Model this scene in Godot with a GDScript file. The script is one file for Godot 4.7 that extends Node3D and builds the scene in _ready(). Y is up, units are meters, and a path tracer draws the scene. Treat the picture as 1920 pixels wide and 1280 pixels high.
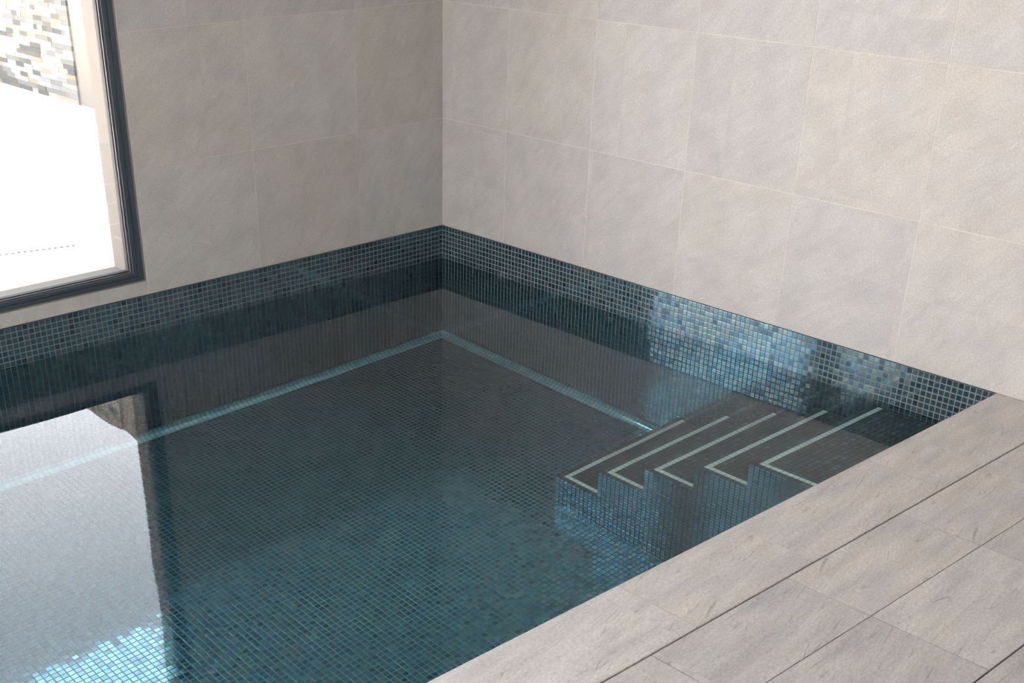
extends Node3D
# An indoor plunge pool seen from its deck: x runs to the right wall (x = 0), z from the window wall (z = 0) towards the camera, y = 0 is the deck.

const HW := 0.189            # water level below the deck
const FLOOR_Y := -1.5        # pool floor
const EDGE_Z := 3.3715       # pool edge under the coping
const END_X := -5.2          # far end of the pool, out of frame
const ROOM_X := -6.6
const ROOM_Z := 7.6
const CEIL := 2.85
const PU := 0.0284           # mosaic pitch along x
const PV := 0.0265           # mosaic pitch up the walls
const PW := 0.0261           # mosaic pitch along z
const WIN2 := [-6.3, -4.6]    # a second window in the same wall, out of frame: x from, x to
const WIN := [-4.45, -1.9265, 0.069, 2.25]   # window opening: x from, x to, y from, y to

var rng := RandomNumberGenerator.new()
var eye := Vector3(-4.79085, 1.94216, 5.44599)
var cam: Camera3D
var mats := {}
var used := {}

func _ready() -> void:
	rng.seed = 20240611
	setup_view()
	make_materials()
	room_shell()
	window_unit("window_1", "large fixed window in a dark blue-grey aluminium frame above the pool edge", WIN)
	window_unit("window_3", "second window in the same wall, farther from the corner, out of frame", [WIN2[0], WIN2[1], WIN[2], WIN[3]])
	pool_basin()
	pool_steps()
	water()
	deck()
	terrace()

# ------------------------------------------------------------------ view and light
func setup_view() -> void:
	cam = Camera3D.new()
	cam.name = "camera"
	var yaw := 0.7151006
	var pitch := -0.5133685
	var roll := -0.0022413
	var f := 2357.8468
	var fw := Vector3(cos(pitch) * sin(yaw), sin(pitch), -cos(pitch) * cos(yaw))
	var r := Vector3(cos(yaw), 0, sin(yaw))
	var u := r.cross(fw)
	var r2 := r * cos(roll) + u * sin(roll)
	var u2 := -r * sin(roll) + u * cos(roll)
	cam.transform = Transform3D(Basis(r2, u2, -fw), eye)
	cam.projection = Camera3D.PROJECTION_FRUSTUM
	cam.near = 0.05
	cam.far = 120.0
	cam.size = 0.05 * 1280.0 / f
	cam.frustum_offset = Vector2(143.9233 / f, 387.9381 / f) * 0.05
	add_child(cam)
	cam.current = true

	var sky_m := ProceduralSkyMaterial.new()
	sky_m.sky_top_color = Color(0.44, 0.49, 0.54)
	sky_m.sky_horizon_color = Color(0.995, 0.98, 0.967)
	sky_m.sky_curve = 0.26
	sky_m.ground_bottom_color = Color(0.68, 0.66, 0.64)
	sky_m.ground_horizon_color = Color(0.88, 0.87, 0.86)
	sky_m.sky_energy_multiplier = 1.04
	sky_m.ground_energy_multiplier = 1.0
	var sky := Sky.new()
	sky.sky_material = sky_m
	var env := Environment.new()
	env.background_mode = Environment.BG_SKY
	env.sky = sky
	env.tonemap_mode = Environment.TONE_MAPPER_LINEAR
	env.tonemap_exposure = 16.8
	env.sdfgi_enabled = true
	env.ssao_enabled = true
	env.ssil_enabled = true
	var we := WorldEnvironment.new()
	we.name = "environment"
	we.environment = env
	add_child(we)
	# the sun stands behind the long wall, so that it lights the terrace but not the room
	var sun := DirectionalLight3D.new()
	sun.name = "sun"
	sun.light_color = Color(1.0, 0.97, 0.93)
	sun.light_energy = 1.2
	sun.light_angular_distance = 0.6
	sun.shadow_enabled = true
	add_child(sun)
	sun.look_at_from_position(Vector3(3.2, 6.0, 2.4), Vector3.ZERO)

# ------------------------------------------------------------------ materials
func mat(c: Color, rough := 0.6, metal := 0.0, spec := 0.5) -> StandardMaterial3D:
	var m := StandardMaterial3D.new()
	m.albedo_color = c
	m.roughness = rough
	m.metallic = metal
	m.metallic_specular = spec
	return m

func noise(freq: float, oct: int, sd: int, kind := FastNoiseLite.TYPE_SIMPLEX_SMOOTH) -> FastNoiseLite:
	var n := FastNoiseLite.new()
	n.noise_type = kind
	n.seed = sd
	n.frequency = freq
	n.fractal_type = FastNoiseLite.FRACTAL_FBM
	n.fractal_octaves = oct
	n.fractal_gain = 0.55
	return n

func tex(img: Image) -> ImageTexture:
	return ImageTexture.create_from_image(img)

# slate-look porcelain: soft clouds, faint scratches on a slant, fine grain
func wall_images() -> Array:
	var s := 1024
	var a := PackedByteArray()
	var b := PackedByteArray()
	a.resize(s * s * 3)
	b.resize(s * s)
	var cloud := noise(0.006, 4, 3)
	var warm := noise(0.004, 3, 9)
	var grain := noise(0.16, 3, 5)
	var cleft := noise(0.02, 4, 7)
	var w := 0
	for y in s:
		for x in s:
			var c := cloud.get_noise_2d(x, y)
			var t := warm.get_noise_2d(x, y)
			var g := grain.get_noise_2d(x, y)
			# cleft lines: ridges of a noise stretched along a slant
			var p := (x * 0.8 - y * 0.6) * 0.35
			var q := (x * 0.6 + y * 0.8) * 1.5
			var k := cleft.get_noise_2d(p, q)
			var ridge := maxf(0.0, 1.0 - absf(k) * 20.0) * maxf(0.0, cloud.get_noise_2d(x * 1.7 + 400.0, y * 1.7) * 2.2)
			var v := 0.70 + c * 0.035 + g * 0.05 + ridge * 0.045 + k * 0.02
			a[w * 3] = int(clampf((v + 0.009 + t * 0.010) * 255.0, 0, 255))
			a[w * 3 + 1] = int(clampf((v - 0.008 + t * 0.004) * 255.0, 0, 255))
			a[w * 3 + 2] = int(clampf((v - 0.019 - t * 0.010) * 255.0, 0, 255))
			b[w] = int(clampf((0.5 + k * 0.32 + g * 0.14 + ridge * 0.22) * 255.0, 0, 255))
			w += 1
	return [Image.create_from_data(s, s, false, Image.FORMAT_RGB8, a), Image.create_from_data(s, s, false, Image.FORMAT_L8, b)]

# plank-look porcelain for the deck: grain and veins along u
func deck_images() -> Array:
	var s := 1024
	var a := PackedByteArray()
	var b := PackedByteArray()
	a.resize(s * s * 3)
	b.resize(s * s)
	var streak := noise(0.012, 4, 21)
	var cloud := noise(0.005, 3, 22)
	var grain := noise(0.11, 3, 23)
	var vein := noise(0.006, 3, 24)
	var w := 0
	for y in s:
		for x in s:
			var yy := y + x * 0.10
			var st := streak.get_noise_2d(x * 0.22, yy * 1.6)
			var c := cloud.get_noise_2d(x * 0.6, yy * 1.6)
			var g := grain.get_noise_2d(x * 0.5, yy * 1.2)
			var vn := vein.get_noise_2d(x * 0.12 + 90.0, (yy + st * 4.0) * 1.5)
			var line := maxf(0.0, 1.0 - absf(vn) * 45.0) * clampf(cloud.get_noise_2d(x * 0.7 + 700.0, y * 1.5 + 50.0) * 3.0, 0.0, 1.0)
			var vein2 := vein.get_noise_2d(x * 0.10 + 500.0, (y + x * 0.30 + st * 3.0) * 1.1)
			var line2 := maxf(0.0, 1.0 - absf(vein2) * 60.0) * clampf(cloud.get_noise_2d(x * 1.3 + 300.0, y * 2.2 + 900.0) * 3.0 + 0.15, 0.0, 1.0)
			var v := 0.745 + st * 0.06 + c * 0.03 + g * 0.07 - line * 0.12 - line2 * 0.13
			a[w * 3] = int(clampf((v + 0.008 + c * 0.012) * 255.0, 0, 255))
			a[w * 3 + 1] = int(clampf((v - 0.012) * 255.0, 0, 255))
			a[w * 3 + 2] = int(clampf((v - 0.020 - c * 0.02) * 255.0, 0, 255))
			b[w] = int(clampf((0.5 + st * 0.25 + g * 0.25 - line * 0.3 - line2 * 0.3) * 255.0, 0, 255))
			w += 1
	return [Image.create_from_data(s, s, false, Image.FORMAT_RGB8, a), Image.create_from_data(s, s, false, Image.FORMAT_L8, b)]

func tones(img: Array, values: Array, rough: float, relief: float) -> Array:
	var al := tex(img[0])
	var hi := tex(img[1])
	var out := []
	for c in values:
		var m := mat(c, rough)
		m.albedo_texture = al
		m.heightmap_enabled = true
		m.heightmap_texture = hi
		m.heightmap_scale = relief
		out.append(m)
	return out

func make_materials() -> void:
	mats.wall = tones(wall_images(), [Color(1, 1, 1), Color(0.98, 0.978, 0.976), Color(0.995, 0.985, 0.972), Color(0.97, 0.972, 0.975)], 0.62, 0.12)
	mats.deck = tones(deck_images(), [Color(1, 1, 1), Color(0.975, 0.97, 0.965), Color(0.95, 0.955, 0.955), Color(1.0, 0.99, 0.98)], 0.5, 0.1)
	mats.grout_wall = mat(Color(0.80, 0.77, 0.74), 0.9)
	mats.grout_deck = mat(Color(0.30, 0.26, 0.235), 0.95)
	mats.grout_coping = mat(Color(0.74, 0.69, 0.66), 0.9)
	mats.grout_pool = mat(Color(0.40, 0.43, 0.435), 0.8)
	mats.grout_teal = mat(Color(0.32, 0.455, 0.47), 0.8)
	mats.grout_step = mat(Color(0.10, 0.10, 0.10), 0.9)
	mats.grout_cove = mat(Color(0.20, 0.24, 0.25), 0.9)
	mats.trim = mat(Color(0.16, 0.15, 0.15), 0.5)
	mats.plaster = mat(Color(0.45, 0.42, 0.39), 0.9, 0.0, 0.2)
	mats.white = mat(Color(0.93, 0.92, 0.90), 0.85)
	mats.ceiling = mat(Color(0.82, 0.82, 0.82), 0.9)
	mats.frame = mat(Color(0.23, 0.27, 0.30), 0.42, 0.0, 0.5)
	mats.bead = mat(Color(0.30, 0.29, 0.29), 0.4)
	mats.drain = mat(Color(0.34, 0.34, 0.34), 0.8, 0.0, 0.2)
	mats.gasket = mat(Color(0.03, 0.03, 0.035), 0.7)
	mats.edge_strip = mat(Color(0.52, 0.50, 0.49), 0.35, 0.4)
	var glass := mat(Color(1, 1, 1, 0.0), 0.0)
	glass.transparency = BaseMaterial3D.TRANSPARENCY_ALPHA
	glass.albedo_color = Color(1, 1, 1, 0.03)
	mats.glass = glass
	var wt := mat(Color(0.79, 0.955, 0.98, 0.0), 0.0)
	wt.refraction_enabled = true
	wt.refraction_scale = 0.0333
	mats.water = wt
	# pearl-glazed glass mosaic, a few tones
	mats.pearl = palette([[0.42, 0.53, 0.57], [0.36, 0.47, 0.53], [0.45, 0.55, 0.58], [0.37, 0.46, 0.54], [0.43, 0.52, 0.54], [0.50, 0.57, 0.61], [0.36, 0.51, 0.57], [0.48, 0.53, 0.54], [0.31, 0.39, 0.45], [0.47, 0.55, 0.55]], 0.06, 0.85)
	mats.cove = palette([[0.70, 0.88, 0.90], [0.66, 0.84, 0.88], [0.74, 0.90, 0.90], [0.68, 0.83, 0.89]], 0.1, 0.5)
	mats.teal = palette([[0.36, 0.51, 0.56], [0.32, 0.47, 0.52], [0.39, 0.53, 0.57], [0.33, 0.45, 0.53], [0.38, 0.51, 0.52], [0.43, 0.55, 0.58], [0.31, 0.49, 0.56], [0.41, 0.50, 0.53], [0.28, 0.41, 0.46], [0.39, 0.54, 0.54]], 0.06, 0.8)
	mats.anthracite = palette([[0.336, 0.319, 0.308], [0.314, 0.302, 0.297], [0.347, 0.336, 0.319], [0.325, 0.330, 0.342], [0.302, 0.291, 0.286], [0.336, 0.325, 0.314], [0.314, 0.302, 0.297], [0.370, 0.392, 0.403], [0.336, 0.347, 0.370]], 0.22, 0.12)
	mats.ivory = palette([[0.97, 0.945, 0.91], [0.95, 0.94, 0.91], [0.97, 0.93, 0.87]], 0.35, 0.0)

func palette(list: Array, rough: float, metal: float) -> Dictionary:
	var d := {"colors": [], "mats": []}
	for c in list:
		var col := Color(c[0], c[1], c[2])
		d.colors.append(col.srgb_to_linear())
		d.mats.append(mat(col, rough, metal))
	var many := mat(Color.WHITE, rough, metal)
	many.vertex_color_use_as_albedo = true
	d.many = many
	return d

# ------------------------------------------------------------------ mesh helpers
func quad(st: SurfaceTool, a: Vector3, b: Vector3, c: Vector3, d: Vector3) -> void:
	# a b c d counter-clockwise seen from the front
	var n := (b - a).cross(c - a).normalized()
	for p in [a, c, b, a, d, c]:
		st.set_normal(n)
		st.set_uv(Vector2(p.x, p.y))
		st.add_vertex(p)

func start() -> SurfaceTool:
	var st := SurfaceTool.new()
	st.begin(Mesh.PRIMITIVE_TRIANGLES)
	return st

func box(st: SurfaceTool, lo: Vector3, hi: Vector3) -> void:
	var a := Vector3(lo.x, lo.y, lo.z)
	var b := Vector3(hi.x, lo.y, lo.z)
	var c := Vector3(hi.x, hi.y, lo.z)
	var d := Vector3(lo.x, hi.y, lo.z)
	var e := Vector3(lo.x, lo.y, hi.z)
	var f := Vector3(hi.x, lo.y, hi.z)
	var g := Vector3(hi.x, hi.y, hi.z)
	var h := Vector3(lo.x, hi.y, hi.z)
	quad(st, e, f, g, h)
	quad(st, b, a, d, c)
	quad(st, f, b, c, g)
	quad(st, a, e, h, d)
	quad(st, h, g, c, d)
	quad(st, a, b, f, e)

func put(called: String, m, material: Material, parent: Node = self) -> MeshInstance3D:
	var o := MeshInstance3D.new()
	o.name = numbered(called, parent)
	o.mesh = m.commit() if m is SurfaceTool else m
	o.material_override = material
	o.cast_shadow = GeometryInstance3D.SHADOW_CASTING_SETTING_ON
	parent.add_child(o, true)
	return o

# a name that repeats under one parent takes _001, _002 ...
func numbered(called: String, parent: Node) -> String:
	var key := str(parent.get_instance_id()) + called
	var k: int = used.get(key, 0)
	used[key] = k + 1
	return called if k == 0 else "%s_%03d" % [called, k]

func tag(o: Node, label: String, category := "", kind := "", group := "") -> Node:
	o.set_meta("label", label)
	if category != "":
		o.set_meta("category", category)
	if kind != "":
		o.set_meta("kind", kind)
	if group != "":
		o.set_meta("group", group)
	return o

# a slab lying in its own x-y plane, front towards +z at z = 0, edges eased; uv in metres of texture
func slab(w: float, h: float, t: float, ease: float, uv0 := Vector2.ZERO, uvs := 1.0, turned := false) -> ArrayMesh:
	var xs := [-w / 2, -w / 2 + ease, w / 2 - ease, w / 2]
	var ys := [-h / 2, -h / 2 + ease, h / 2 - ease, h / 2]
	var v := PackedVector3Array()
	var n := PackedVector3Array()
	var uv := PackedVector2Array()
	var ix := PackedInt32Array()
	var add := func(p: Vector3, nn: Vector3) -> int:
		v.append(p)
		n.append(nn.normalized())
		var q := Vector2(p.x, -p.y) * uvs
		uv.append(uv0 + (Vector2(q.y, q.x) if turned else q))
		return v.size() - 1
	var inner := [Vector2(xs[1], ys[1]), Vector2(xs[2], ys[1]), Vector2(xs[2], ys[2]), Vector2(xs[1], ys[2])]
	var outer := [Vector2(xs[0], ys[0]), Vector2(xs[3], ys[0]), Vector2(xs[3], ys[3]), Vector2(xs[0], ys[3])]
	var dirs := [Vector3(0, -1, 0), Vector3(1, 0, 0), Vector3(0, 1, 0), Vector3(-1, 0, 0)]
	var f := []
	for p in inner:
		f.append(add.call(Vector3(p.x, p.y, 0), Vector3(0, 0, 1)))
	ix.append_array([f[0], f[2], f[1], f[0], f[3], f[2]])
	for k in 4:
		var k2 := (k + 1) % 4
		var dn: Vector3 = dirs[k]
		var a: int = add.call(Vector3(inner[k].x, inner[k].y, 0), Vector3(0, 0, 1))
		var b: int = add.call(Vector3(inner[k2].x, inner[k2].y, 0), Vector3(0, 0, 1))
		var c: int = add.call(Vector3(outer[k2].x, outer[k2].y, -ease), dn * 0.8 + Vector3(0, 0, 0.5))
		var d: int = add.call(Vector3(outer[k].x, outer[k].y, -ease), dn * 0.8 + Vector3(0, 0, 0.5))
		ix.append_array([a, b, c, a, c, d])
		var e: int = add.call(Vector3(outer[k2].x, outer[k2].y, -ease), dn)
		var g: int = add.call(Vector3(outer[k].x, outer[k].y, -ease), dn)
		var h2: int = add.call(Vector3(outer[k2].x, outer[k2].y, -t), dn)
		var i2: int = add.call(Vector3(outer[k].x, outer[k].y, -t), dn)
		ix.append_array([g, e, h2, g, h2, i2])
	var arr := []
	arr.resize(Mesh.ARRAY_MAX)
	arr[Mesh.ARRAY_VERTEX] = v
	arr[Mesh.ARRAY_NORMAL] = n
	arr[Mesh.ARRAY_TEX_UV] = uv
	arr[Mesh.ARRAY_INDEX] = ix
	var m := ArrayMesh.new()
	m.add_surface_from_arrays(Mesh.PRIMITIVE_TRIANGLES, arr)
	return m

# pixel of a point in the 1920 x 1280 frame, with the lift that water gives
func seen_at(p: Vector3) -> Vector2:
	var q := p
	if q.y < -HW:
		q.y = -HW + (q.y + HW) * 0.66
	var l := cam.transform.affine_inverse() * q
	if l.z > -0.1:
		return Vector2(-9999, -9999)
	var f := 2357.8468
	return Vector2(960 - 143.9 + f * l.x / -l.z, 640 + 387.9 - f * l.y / -l.z)

func in_view(p: Vector3) -> bool:
	var s := seen_at(p)
	if s.x < 0 or s.x > 1920 or s.y < 0 or s.y > 1280:
		return false
	if p.y < -0.001 and p.z < EDGE_Z:
		var q := p
		if q.y < -HW:
			q.y = -HW + (q.y + HW) * 0.66
		var k := (0.0 - q.y) / (eye.y - q.y)
		if q.z + (eye.z - q.z) * k > EDGE_Z:
			return false
	return true

# tiles given as [Transform3D, palette index]: the most prominent ones become parts of their own, the others one mass
func lay(parent: Node, called: String, mass: String, m: Mesh, tiles: Array, pal: Dictionary, limit := 300) -> void:
	var near := []
	var rest := []
	for t in tiles:
		if limit > 0 and in_view(t[0].origin):
			near.append([eye.distance_squared_to(t[0].origin), t])
		else:
			rest.append(t)
	near.sort_custom(func(p, q): return p[0] < q[0])
	for i in near.size():
		if i >= limit:
			rest.append(near[i][1])
			continue
		var o := put(called, m, pal.mats[near[i][1][1]], parent)
		o.transform = near[i][1][0]
	if rest.is_empty():
		return
	var mm := MultiMesh.new()
	mm.transform_format = MultiMesh.TRANSFORM_3D
	mm.use_colors = true
	mm.mesh = m
	mm.instance_count = rest.size()
	for i in rest.size():
		mm.set_instance_transform(i, rest[i][0])
		mm.set_instance_color(i, pal.colors[rest[i][1]])
	var o := MultiMeshInstance3D.new()
	o.name = numbered(mass, parent)
	o.multimesh = mm
	o.material_override = pal.many
	o.set_meta("kind", "stuff")
	parent.add_child(o, true)

# a grid of small tiles: o is the corner, u and v the unit axes (front is u x v)
func grid(o: Vector3, u: Vector3, v: Vector3, nu: int, nv: int, pu: float, pv: float, pal: Dictionary, jitter := 0.004, keep = null) -> Array:
	var out := []
	var w := u.cross(v)
	var base := Basis(u, v, w)
	for j in nv:
		for i in nu:
			if keep != null and not keep.call(i, j):
				continue
			var c := o + u * ((i + 0.5) * pu) + v * ((j + 0.5) * pv)
			var b := base.rotated(u, rng.randfn(0.0, jitter)).rotated(v, rng.randfn(0.0, jitter))
			out.append([Transform3D(b, c), rng.randi() % pal.mats.size()])
	return out

func tile_mesh(pu: float, pv: float) -> ArrayMesh:
	return slab(pu - 0.0026, pv - 0.0026, 0.004, 0.0022)

# ------------------------------------------------------------------ room
func wall_tile(parent: Node, w: float, h: float, tr: Transform3D, set: Array, uvs: float, ease := 0.0012, called := "tile", turned := false) -> void:
	if w < 0.01 or h < 0.01:
		return
	var m := slab(w, h, 0.0045, ease, Vector2(rng.randf(), rng.randf()), uvs * (1.0 if rng.randf() < 0.6 else -1.0), rng.randf() < 0.3)
	var o := put(called, m, set[rng.randi() % set.size()], parent)
	o.transform = tr

func room_shell() -> void:
	# window wall
	var st := start()
	var zb := -0.0015
	box(st, Vector3(ROOM_X - 0.22, 0, -0.22), Vector3(WIN2[0], CEIL, zb))
	box(st, Vector3(WIN2[1], 0, -0.22), Vector3(WIN[0], CEIL, zb))
	box(st, Vector3(WIN2[0], 0, -0.22), Vector3(WIN2[1], WIN[2], zb))
	box(st, Vector3(WIN2[0], WIN[3], -0.22), Vector3(WIN2[1], CEIL, zb))
	box(st, Vector3(WIN[1], 0, -0.22), Vector3(0.22, CEIL, zb))
	box(st, Vector3(WIN[0], 0, -0.22), Vector3(WIN[1], WIN[2], zb))
	box(st, Vector3(WIN[0], WIN[3], -0.22), Vector3(WIN[1], CEIL, zb))
	var wl := put("wall_left", st, mats.grout_wall)
	tag(wl, "grey stone-look tiled wall with the dark framed window, beside the pool", "wall", "structure")
	var xs := [0.0, -0.5964]
	while xs[-1] > ROOM_X:
		xs.append(maxf(xs[-1] - 0.66258, ROOM_X))
	var ys := [0.0, 0.5956, 1.1955, 1.7954, 2.3953, CEIL]
	for i in xs.size() - 1:
		for j in ys.size() - 1:
			var x1: float = xs[i]
			var x0: float = xs[i + 1]
			var y0: float = ys[j]
			var y1: float = ys[j + 1]
			var cuts := []
			if x0 < WIN[1] - 0.02 and x1 > WIN[0] + 0.02 and y0 < WIN[3] and y1 > WIN[2]:
				if y0 < WIN[2]:
					cuts.append([x0, x1, y0, WIN[2]])
				if y1 > WIN[3]:
					cuts.append([x0, x1, WIN[3], y1])
				if x0 < WIN[0]:
					cuts.append([x0, WIN[0], maxf(y0, WIN[2]), minf(y1, WIN[3])])
			else:
				cuts.append([x0, x1, y0, y1])
			if x0 < WIN[0]:
				cuts = []
			for c in cuts:
				wall_tile(wl, c[1] - c[0] - 0.0026, c[3] - c[2] - 0.0026, Transform3D(Basis.IDENTITY, Vector3((c[0] + c[1]) / 2, (c[2] + c[3]) / 2, 0.0)), mats.wall, 0.55)
	# right wall
	st = start()
	box(st, Vector3(0.0015, 0, -0.0015), Vector3(0.22, CEIL, EDGE_Z + 0.2))
	box(st, Vector3(0.0015, -0.1, EDGE_Z + 0.2), Vector3(0.22, CEIL, ROOM_Z + 0.22))
	var wr := put("wall_right", st, mats.grout_wall)
	tag(wr, "wide pale grey stone-look tiled wall above the pool steps", "wall", "structure")
	var zs := [0.0, 0.5054]
	while zs[-1] < ROOM_Z:
		zs.append(minf(zs[-1] + 0.6, ROOM_Z))
	var rb := Basis(Vector3(0, 0, 1), Vector3(0, 1, 0), Vector3(-1, 0, 0))
	for i in zs.size() - 1:
		for j in ys.size() - 1:
			wall_tile(wr, zs[i + 1] - zs[i] - 0.0026, ys[j + 1] - ys[j] - 0.0026, Transform3D(rb, Vector3(0.0, (ys[j] + ys[j + 1]) / 2, (zs[i] + zs[i + 1]) / 2)), mats.wall, 0.55)
	# walls behind and beside the camera: a long glazed opening towards -x
	st = start()
	box(st, Vector3(ROOM_X - 0.22, -0.1, ROOM_Z), Vector3(0.0015, CEIL, ROOM_Z + 0.22))
	tag(put("wall_back", st, mats.ceiling), "plain pale wall behind the camera", "wall", "structure")
	st = start()
	box(st, Vector3(ROOM_X - 0.22, 0, 0), Vector3(ROOM_X, CEIL, 1.0))
	box(st, Vector3(ROOM_X - 0.22, 0, 4.3), Vector3(ROOM_X, CEIL, ROOM_Z))
	box(st, Vector3(ROOM_X - 0.22, 2.45, 1.0), Vector3(ROOM_X, CEIL, 4.3))
	tag(put("wall_side", st, mats.ceiling), "plain pale wall around the long glazed opening, out of frame", "wall", "structure")
	st = start()
	box(st, Vector3(ROOM_X - 0.22, CEIL, -0.22), Vector3(0.22, CEIL + 0.2, ROOM_Z + 0.22))
	tag(put("ceiling", st, mats.ceiling), "plain white ceiling over the pool room", "ceiling", "structure")
	var w2 := Node3D.new()
	w2.name = "window_2"
	add_child(w2)
	tag(w2, "long side glazing that lets daylight in, out of frame", "window", "structure")
	st = start()
	for z in [1.0, 2.1, 3.2, 4.25]:
		box(st, Vector3(ROOM_X - 0.12, 0, z), Vector3(ROOM_X - 0.06, 2.45, z + 0.05))
	put("frame", st, mats.frame, w2)
	st = start()
	box(st, Vector3(ROOM_X - 0.094, 0, 1.05), Vector3(ROOM_X - 0.09, 2.45, 4.25))
	put("pane", st, mats.glass, w2)

# a frame ring in the x-y plane with mitred corners
func ring(st: SurfaceTool, r: Array, wx: float, wy: float, z0: float, z1: float) -> void:
	var o := [Vector2(r[0], r[2]), Vector2(r[1], r[2]), Vector2(r[1], r[3]), Vector2(r[0], r[3])]
	var i := [Vector2(r[0] + wx, r[2] + wy), Vector2(r[1] - wx, r[2] + wy), Vector2(r[1] - wx, r[3] - wy), Vector2(r[0] + wx, r[3] - wy)]
	for k in 4:
		var l := (k + 1) % 4
		var f := func(p: Vector2, z: float) -> Vector3: return Vector3(p.x, p.y, z)
		quad(st, f.call(o[k], z1), f.call(o[l], z1), f.call(i[l], z1), f.call(i[k], z1))
		quad(st, f.call(i[k], z0), f.call(i[l], z0), f.call(o[l], z0), f.call(o[k], z0))
		quad(st, f.call(i[k], z1), f.call(i[l], z1), f.call(i[l], z0), f.call(i[k], z0))
		quad(st, f.call(o[l], z1), f.call(o[k], z1), f.call(o[k], z0), f.call(o[l], z0))

func window_unit(called: String, label: String, r: Array) -> void:
	var w := Node3D.new()
	w.name = called
	add_child(w)
	tag(w, label, "window", "structure")
	var st := start()
	ring(st, r, 0.006, 0.006, -0.02, 0.0015)
	put("edge_strip", st, mats.edge_strip, w)
	st = start()
	var r1 := [r[0] + 0.006, r[1] - 0.006, r[2] + 0.006, r[3] - 0.006]
	ring(st, r1, 0.026, 0.019, -0.085, -0.003)
	put("frame", st, mats.frame, w)
	st = start()
	var r2 := [r1[0] + 0.026, r1[1] - 0.026, r1[2] + 0.019, r1[3] - 0.019]
	ring(st, r2, 0.003, 0.003, -0.085, -0.010)
	put("groove", st, mats.gasket, w)
	st = start()
	r2 = [r2[0] + 0.003, r2[1] - 0.003, r2[2] + 0.003, r2[3] - 0.003]
	ring(st, r2, 0.022, 0.016, -0.085, -0.006)
	put("sash", st, mats.frame, w)
	st = start()
	var r3 := [r2[0] + 0.022, r2[1] - 0.022, r2[2] + 0.016, r2[3] - 0.016]
	ring(st, r3, 0.010, 0.008, -0.06, -0.018)
	put("bead", st, mats.bead, w)
	st = start()
	var r4 := [r3[0] + 0.010, r3[1] - 0.010, r3[2] + 0.008, r3[3] - 0.008]
	ring(st, r4, 0.004, 0.004, -0.06, -0.030)
	put("gasket", st, mats.gasket, w)
	st = start()
	box(st, Vector3(r4[0], r4[2], -0.046), Vector3(r4[1], r4[3], -0.040))
	put("pane", st, mats.glass, w)
	# plastered reveal outside the frame
	st = start()
	ring(st, [r[0] + 0.0, r[1] - 0.0, r[2] + 0.0, r[3] - 0.0], 0.046, 0.03, -0.221, -0.0855)
	put("reveal", st, mats.plaster, w)

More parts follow.
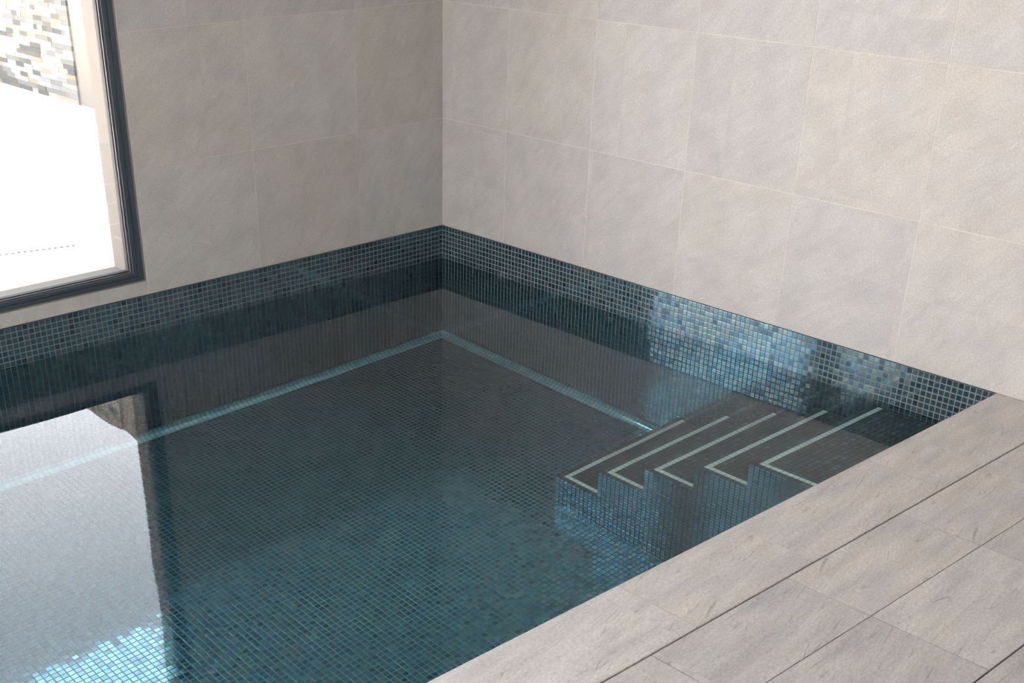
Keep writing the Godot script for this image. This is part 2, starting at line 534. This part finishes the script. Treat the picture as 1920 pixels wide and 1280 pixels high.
# ------------------------------------------------------------------ pool
func pool_basin() -> void:
	var st := start()
	var depth := FLOOR_Y - 0.2
	# window side
	box(st, Vector3(END_X, depth, -0.22), Vector3(0.22, 0.0, -0.0013))
	var a := put("pool_wall_left", st, mats.grout_pool)
	tag(a, "dark blue mosaic pool wall under the window", "pool wall", "structure")
	var mx := tile_mesh(PU, PV)
	var nv := 54
	var top := -0.0035
	var cols := int(-END_X / PU)
	lay(a, "mosaic_tile", "mosaic_field", mx, grid(Vector3(-cols * PU, top - nv * PV, 0), Vector3(1, 0, 0), Vector3(0, 1, 0), cols, nv, PU, PV, mats.pearl), mats.pearl)
	lay(a, "cove_tile", "cove_field", cove_mesh(PU), cove(Vector3(-cols * PU, FLOOR_Y, 0), Vector3(1, 0, 0), Vector3(0, 0, 1), cols, PU), mats.cove)
	put("cove_bed", cove_bed(Vector3(END_X, FLOOR_Y, 0), Vector3(0, FLOOR_Y, 0), Vector3(0, 0, 1)), mats.grout_cove, a)
	st = start()
	box(st, Vector3(END_X, -0.0032, -0.004), Vector3(0, -0.0002, 0.0022))
	put("edge_trim", st, mats.trim, a)
	# right side
	st = start()
	box(st, Vector3(0.0013, depth, -0.0013), Vector3(0.22, 0.0, EDGE_Z + 0.2))
	var b := put("pool_wall_right", st, mats.grout_pool)
	tag(b, "blue pearl mosaic pool wall under the long wall, beside the steps", "pool wall", "structure")
	var mz := tile_mesh(PW, PV)
	var rows := int(EDGE_Z / PW)
	lay(b, "mosaic_tile", "mosaic_field", mz, grid(Vector3(0, top - nv * PV, 0.0), Vector3(0, 0, 1), Vector3(0, 1, 0), rows, nv, PW, PV, mats.pearl), mats.pearl)
	lay(b, "cove_tile", "cove_field", cove_mesh(PW), cove(Vector3(0, FLOOR_Y, 0.0), Vector3(0, 0, 1), Vector3(-1, 0, 0), int(1.79 / PW), PW), mats.cove)
	put("cove_bed", cove_bed(Vector3(0, FLOOR_Y, 0), Vector3(0, FLOOR_Y, 1.8), Vector3(-1, 0, 0)), mats.grout_cove, b)
	st = start()
	box(st, Vector3(-0.0022, -0.0032, 0), Vector3(0.004, -0.0002, EDGE_Z))
	put("edge_trim", st, mats.trim, b)
	# deck side and far end, facing away from the camera
	st = start()
	box(st, Vector3(END_X - 0.2, depth, EDGE_Z + 0.0013), Vector3(0.0, -0.021, EDGE_Z + 0.2))
	var c := put("pool_wall_front", st, mats.grout_pool)
	tag(c, "mosaic pool wall under the coping, facing the window", "pool wall", "structure")
	lay(c, "mosaic_tile", "mosaic_field", mx, grid(Vector3(0, top - nv * PV, EDGE_Z), Vector3(-1, 0, 0), Vector3(0, 1, 0), cols, nv - 1, PU, PV, mats.pearl), mats.pearl, 0)
	st = start()
	box(st, Vector3(END_X - 0.2, depth, -0.22), Vector3(END_X - 0.0013, 0.0, EDGE_Z + 0.2))
	var d := put("pool_wall_end", st, mats.grout_pool)
	tag(d, "mosaic pool wall at the far end, out of frame", "pool wall", "structure")
	lay(d, "mosaic_tile", "mosaic_field", mz, grid(Vector3(END_X, top - nv * PV, EDGE_Z), Vector3(0, 0, -1), Vector3(0, 1, 0), rows, nv, PW, PV, mats.pearl), mats.pearl, 0)
	# floor
	st = start()
	box(st, Vector3(END_X - 0.2, depth, -0.22), Vector3(0.22, FLOOR_Y - 0.0013, EDGE_Z + 0.2))
	var e := put("pool_floor", st, mats.grout_teal)
	tag(e, "teal mosaic pool floor under the clear water", "pool floor", "structure")
	var fx := int((-END_X - 0.05) / PU)
	var fz := int((EDGE_Z - 0.05) / PW)
	lay(e, "mosaic_tile", "mosaic_field", tile_mesh(PU, PW), grid(Vector3(-0.05 - fx * PU, FLOOR_Y, 0.05 + fz * PW), Vector3(1, 0, 0), Vector3(0, 0, -1), fx, fz, PU, PW, mats.teal), mats.teal)

# three rows of tiles on the quarter round between wall and floor; o at the corner, u along it, n out of the wall
func cove(o: Vector3, u: Vector3, n: Vector3, count: int, pu: float) -> Array:
	var out := []
	var r := 0.05
	for k in 3:
		var th := deg_to_rad(15.0 + 30.0 * k)
		var w := n * cos(th) + Vector3.UP * sin(th)
		var v := w.cross(u)
		for i in count:
			var c := o + u * ((i + 0.5) * pu) + n * r + Vector3.UP * r - w * r
			var b := Basis(u, v, w).rotated(u, rng.randfn(0.0, 0.012)).rotated(v, rng.randfn(0.0, 0.008))
			out.append([Transform3D(b, c), rng.randi() % mats.cove.mats.size()])
	return out

# one piece of the quarter round: 28 degrees of arc, hollow side towards +z, middle of the arc at the origin
func cove_mesh(pu: float) -> ArrayMesh:
	var st := start()
	var hw := pu / 2 - 0.0018
	for k in 5:
		var t := [deg_to_rad(-14.0 + 5.6 * k), deg_to_rad(-14.0 + 5.6 * (k + 1))]
		var p := []
		var n := []
		for a in t:
			p.append(Vector3(0, 0.05 * sin(a), 0.05 - 0.05 * cos(a)))
			n.append(Vector3(0, -sin(a), cos(a)))
		for c in [[-hw, 0], [hw, 1], [hw, 0], [-hw, 0], [-hw, 1], [hw, 1]]:
			st.set_normal(n[c[1]])
			st.set_uv(Vector2(c[0], c[1]))
			st.add_vertex(p[c[1]] + Vector3(c[0], 0, 0))
		for sx in [-1.0, 1.0]:
			var a: Vector3 = p[0] + Vector3(hw * sx, 0, 0)
			var b: Vector3 = p[1] + Vector3(hw * sx, 0, 0)
			var d := Vector3(0, 0, -0.0015)
			if sx > 0:
				quad(st, a, a + d, b + d, b)
			else:
				quad(st, b, b + d, a + d, a)
	return st.commit()

func cove_bed(p: Vector3, q: Vector3, n: Vector3) -> SurfaceTool:
	var st := start()
	var r := 0.0512
	for k in 6:
		var t0 := deg_to_rad(15.0 * k)
		var t1 := deg_to_rad(15.0 * (k + 1))
		var d0 := n * (0.05 - r * cos(t0)) + Vector3.UP * (0.05 - r * sin(t0))
		var d1 := n * (0.05 - r * cos(t1)) + Vector3.UP * (0.05 - r * sin(t1))
		quad(st, p + d0, p + d1, q + d1, q + d0)
	return st

func pool_steps() -> void:
	var s := Node3D.new()
	s.name = "pool_steps"
	s.position = Vector3(-0.445, FLOOR_Y, 2.6)
	add_child(s)
	tag(s, "flight of five submerged mosaic steps with pale nosing stripes in the pool corner", "pool steps")
	var off := -s.position
	var ys := [-0.26, -0.505, -0.745, -0.985, -1.24]
	var zs := [2.855, 2.595, 2.335, 2.075, 1.815]
	var x0 := -0.889
	var p := 0.026
	var mt := tile_mesh(p, p)
	var ms := tile_mesh(p, PV)
	var wide := slab(p - 0.0014, p - 0.0012, 0.004, 0.0016)
	var treads := []
	for k in 5:
		var zend: float = EDGE_Z if k == 0 else zs[k - 1]
		var st := start()
		box(st, Vector3(x0 + 0.0013, FLOOR_Y - 0.001, zs[k] + 0.0013) + off, Vector3(-0.0005, ys[k] - 0.0013, zend - 0.0005) + off)
		var o := put("step", st, mats.grout_step, s)
		var rows := int(round((zend - zs[k]) / p - 0.2))
		var plain := func(i: int, j: int) -> bool:
			var jz := rows - 1 - j
			return not ((jz == 1 and i >= 1) or (i == 1 and jz >= 1))
		var stripe := func(i: int, j: int) -> bool: return not plain.call(i, j)
		# rows run from the back of the tread (j = 0) to its front edge, so that the front is up
		var corner := Vector3(x0, ys[k], zs[k] + rows * p)
		var shift := Transform3D(Basis.IDENTITY, off)
		# a bead of grey tile faces: treads
		var tr := grid(corner, Vector3(1, 0, 0), Vector3(0, 0, -1), 34, rows, p, p, mats.anthracite, 0.006, plain)
		var sr := grid(corner, Vector3(1, 0, 0), Vector3(0, 0, -1), 34, rows, p, p, mats.ivory, 0.004, stripe)
		var nrow := int(ceil((ys[k] - FLOOR_Y) / PV - 0.02))
		var side := grid(Vector3(x0, ys[k] - nrow * PV, zs[k]), Vector3(0, 0, 1), Vector3(0, 1, 0), rows, nrow, p, PV, mats.teal, 0.008)
		var ylow: float = FLOOR_Y if k == 4 else ys[k + 1]
		var rrow := int(ceil((ys[k] - ylow) / PV - 0.02))
		var riser := grid(Vector3(-0.005, ys[k] - rrow * PV, zs[k]), Vector3(-1, 0, 0), Vector3(0, 1, 0), 34, rrow, p, PV, mats.teal, 0.008)
		lay_in(o, off, "tread_tile", "tread_field", mt, tr, mats.anthracite, 60 if k else 180)
		lay_in(o, off, "stripe_tile", "stripe_field", wide, sr, mats.ivory, 60)
		lay_in(o, off, "side_tile", "side_field", ms, side, mats.teal, 60)
		lay_in(o, off, "riser_tile", "riser_field", ms, riser, mats.teal, 0)

func lay_in(parent: Node, off: Vector3, called: String, mass: String, m: Mesh, tiles: Array, pal: Dictionary, limit: int) -> void:
	# choose by world place, then move into the parent's frame
	var at := parent.get_child_count()
	lay(parent, called, mass, m, tiles, pal, limit)
	for i in range(at, parent.get_child_count()):
		var o: Node3D = parent.get_child(i)
		o.position += off

func water() -> void:
	var x0 := END_X - 0.006
	var x1 := 0.006
	var z0 := -0.006
	var z1 := EDGE_Z + 0.006
	var nx := 300
	var nz := 200
	var n1 := noise(1.1, 2, 77)
	var n2 := noise(4.0, 2, 78)
	var v := PackedVector3Array()
	var nn := PackedVector3Array()
	var ix := PackedInt32Array()
	var height := func(x: float, z: float) -> float:
		var wallside := exp(-z * 6.0)
		return n1.get_noise_2d(x, z * 1.2) * 0.0006 + n2.get_noise_2d(x, z * 1.7) * 0.0003 * wallside
	for j in nz + 1:
		for i in nx + 1:
			var x := lerpf(x0, x1, float(i) / nx)
			var z := lerpf(z0, z1, float(j) / nz)
			var e := 0.01
			var h: float = height.call(x, z)
			var gx: float = (height.call(x + e, z) - height.call(x - e, z)) / (2 * e)
			var gz: float = (height.call(x, z + e) - height.call(x, z - e)) / (2 * e)
			v.append(Vector3(x, -HW + h, z))
			nn.append(Vector3(-gx, 1, -gz).normalized())
	var w := nx + 1
	for j in nz:
		for i in nx:
			var a := j * w + i
			ix.append_array([a, a + 1, a + w, a + 1, a + w + 1, a + w])
	var arr := []
	arr.resize(Mesh.ARRAY_MAX)
	arr[Mesh.ARRAY_VERTEX] = v
	arr[Mesh.ARRAY_NORMAL] = nn
	arr[Mesh.ARRAY_INDEX] = ix
	var m := ArrayMesh.new()
	m.add_surface_from_arrays(Mesh.PRIMITIVE_TRIANGLES, arr)
	var o := put("water", m, mats.water)
	tag(o, "still clear water filling the pool", "water", "stuff")

# ------------------------------------------------------------------ deck
func deck() -> void:
	var st := start()
	box(st, Vector3(ROOM_X - 0.22, -0.25, EDGE_Z + 0.2), Vector3(0.22, -0.006, ROOM_Z + 0.22))
	box(st, Vector3(ROOM_X - 0.22, -0.25, -0.22), Vector3(END_X - 0.2, -0.006, EDGE_Z + 0.2))
	box(st, Vector3(END_X - 0.2, -0.0205, 3.672), Vector3(0.0, -0.006, EDGE_Z + 0.2))
	var fl := put("floor", st, mats.grout_deck)
	tag(fl, "pale grey plank-look tiled deck along the pool", "floor", "structure")
	# coping bed, lighter joints
	st = start()
	box(st, Vector3(END_X - 0.2, -0.0205, EDGE_Z + 0.004), Vector3(-0.0005, -0.0012, 3.672))
	put("coping_bed", st, mats.grout_coping, fl)
	var flat := Basis(Vector3(1, 0, 0), Vector3(0, 0, -1), Vector3(0, 1, 0))
	# rows: z from, z to, one joint, pitch, gap across, gap along
	var rows := [[EDGE_Z, 3.6755, -0.94, 1.3294], [3.6812, 3.9642, -0.5973, 0.62665], [3.9662, 4.3235, -0.5973, 0.62665], [4.3285, 4.6, -1.684, 0.62665], [4.603, 4.9, -1.3, 0.62665], [4.903, 5.2, -1.684, 0.62665],
		[5.203, 5.5, -1.3, 0.62665], [5.503, 5.8, -1.684, 0.62665], [5.803, 6.1, -1.3, 0.62665], [6.103, 6.4, -1.684, 0.62665], [6.403, 6.7, -1.3, 0.62665], [6.703, 7.0, -1.684, 0.62665], [7.003, 7.3, -1.3, 0.62665], [7.303, ROOM_Z, -1.684, 0.62665]]
	for r in rows.size():
		var z0: float = rows[r][0]
		var z1: float = rows[r][1]
		var p: float = rows[r][3]
		var x1: float = rows[r][2]
		while x1 < 0.0:
			x1 += p
		while x1 > ROOM_X:
			var x0 := x1 - p
			var a := maxf(x0 + 0.0014, ROOM_X)
			var b := minf(x1 - 0.0014, -0.001)
			if b - a > 0.03 and not (r == 0 and x0 < END_X - 0.2):
				var m := slab(b - a, z1 - z0, 0.02 if r == 0 else 0.008, 0.003 if r == 0 else 0.0012, Vector2(rng.randf(), rng.randf()), 0.8)
				var o := put("coping_tile" if r == 0 else "floor_tile", m, mats.deck[rng.randi() % 4], fl)
				o.transform = Transform3D(flat, Vector3((a + b) / 2, 0, (z0 + z1) / 2))
			x1 = x0
	# strip of deck past the pool's far end
	for k in 6:
		var z0 := 0.002 + k * 0.56
		var m := slab(ROOM_X * -1.0 + END_X - 0.202, 0.557, 0.008, 0.0012, Vector2(rng.randf(), rng.randf()), 0.8)
		var o := put("floor_tile", m, mats.deck[k % 4], fl)
		o.transform = Transform3D(flat, Vector3((ROOM_X + END_X - 0.2) / 2, 0, z0 + 0.2785))

# ------------------------------------------------------------------ outside
func terrace() -> void:
	var st := start()
	box(st, Vector3(-16, -0.3, -14), Vector3(3, 0.0, -0.2215))
	box(st, Vector3(-16, -0.3, -0.2215), Vector3(ROOM_X - 0.2215, 0.0, 9))
	var tf := put("floor_terrace", st, mats.white)
	tag(tf, "white terrace floor outside the window", "floor", "structure")
	# wall that closes the terrace: plaster near the window, stacked stone further off
	st = start()
	box(st, Vector3(0.215, 0, -9.0), Vector3(0.5, 2.6, -0.2215))
	var w := put("wall_terrace", st, mats.plaster)
	tag(w, "cream plastered terrace wall clad in stacked stone, seen through the window", "wall", "structure")
	st = start()
	box(st, Vector3(0.2, 0.0, -9.0), Vector3(0.2145, 2.6, -4.87))
	put("stone_bed", st, mats.plaster, w)
	var cols := [Color(0.481, 0.463, 0.445), Color(0.481, 0.445, 0.405), Color(0.463, 0.401, 0.352), Color(0.409, 0.374, 0.334), Color(0.419, 0.414, 0.409), Color(0.365, 0.356, 0.342), Color(0.285, 0.276, 0.267), Color(0.320, 0.298, 0.271), Color(0.498, 0.481, 0.463), Color(0.267, 0.267, 0.265)]
	var pick := [0, 0, 0, 8, 8, 8, 1, 1, 2, 2, 3, 4, 4, 5, 5, 6, 6, 7, 9]
	var pal := {"colors": [], "mats": []}
	for c in cols:
		pal.mats.append(mat(c, 0.8, 0.0, 0.2))
		pal.colors.append(c.srgb_to_linear())
	var many := mat(Color.WHITE, 0.8, 0.0, 0.2)
	many.vertex_color_use_as_albedo = true
	pal.many = many
	var unit := slab(1, 1, 1.0, 0.02)
	var tiles := []
	var h := 0.0385
	var b := Basis(Vector3(0, 0, 1), Vector3(0, 1, 0), Vector3(-1, 0, 0))
	for j in int(2.6 / h):
		var z := -4.85
		while z > -8.9:
			var l: float = [0.08, 0.12, 0.16, 0.16, 0.2, 0.24][rng.randi() % 6] + rng.randf_range(-0.01, 0.01)
			var proud := rng.randf_range(0.002, 0.006)
			var t := Transform3D(b * Basis.from_scale(Vector3(l - 0.0008, h - 0.0008, 0.02)), Vector3(0.2 - proud, (j + 0.5) * h, z - l / 2))
			tiles.append([t, pick[rng.randi() % pick.size()]])
			z -= l
	lay(w, "stone", "stone_field", unit, tiles, pal)
	# a garden wall beyond the second window
	st = start()
	box(st, Vector3(-9.3, 0, -3.0), Vector3(-9.0, 4.2, -0.3))
	tag(put("wall_garden", st, mat(Color(0.64, 0.64, 0.65), 0.9)), "tall pale grey garden wall at the end of the terrace, out of frame", "wall", "structure")
	# two slotted drains let into the terrace
	for k in 2:
		var d := Node3D.new()
		d.name = numbered("slot_drain", self)
		add_child(d)
		d.position = [Vector3(-1.54, 0, -1.73), Vector3(-1.79, 0, -1.01)][k]
		d.rotation.y = -0.26
		tag(d, ["pale slotted drain in the white terrace floor, farther from the window", "pale slotted drain in the white terrace floor, just outside the window"][k], "drain", "", "terrace drains")
		st = start()
		box(st, Vector3(-1.3, 0.0002, -0.02), Vector3(0, 0.002, 0.02))
		put("cover", st, mats.grout_wall, d)
		st = start()
		for i in 40:
			box(st, Vector3(-1.3 + i * 0.0325 + 0.006, 0.002, -0.012), Vector3(-1.3 + i * 0.0325 + 0.024, 0.0024, 0.012))
		put("slots", st, mats.drain, d)
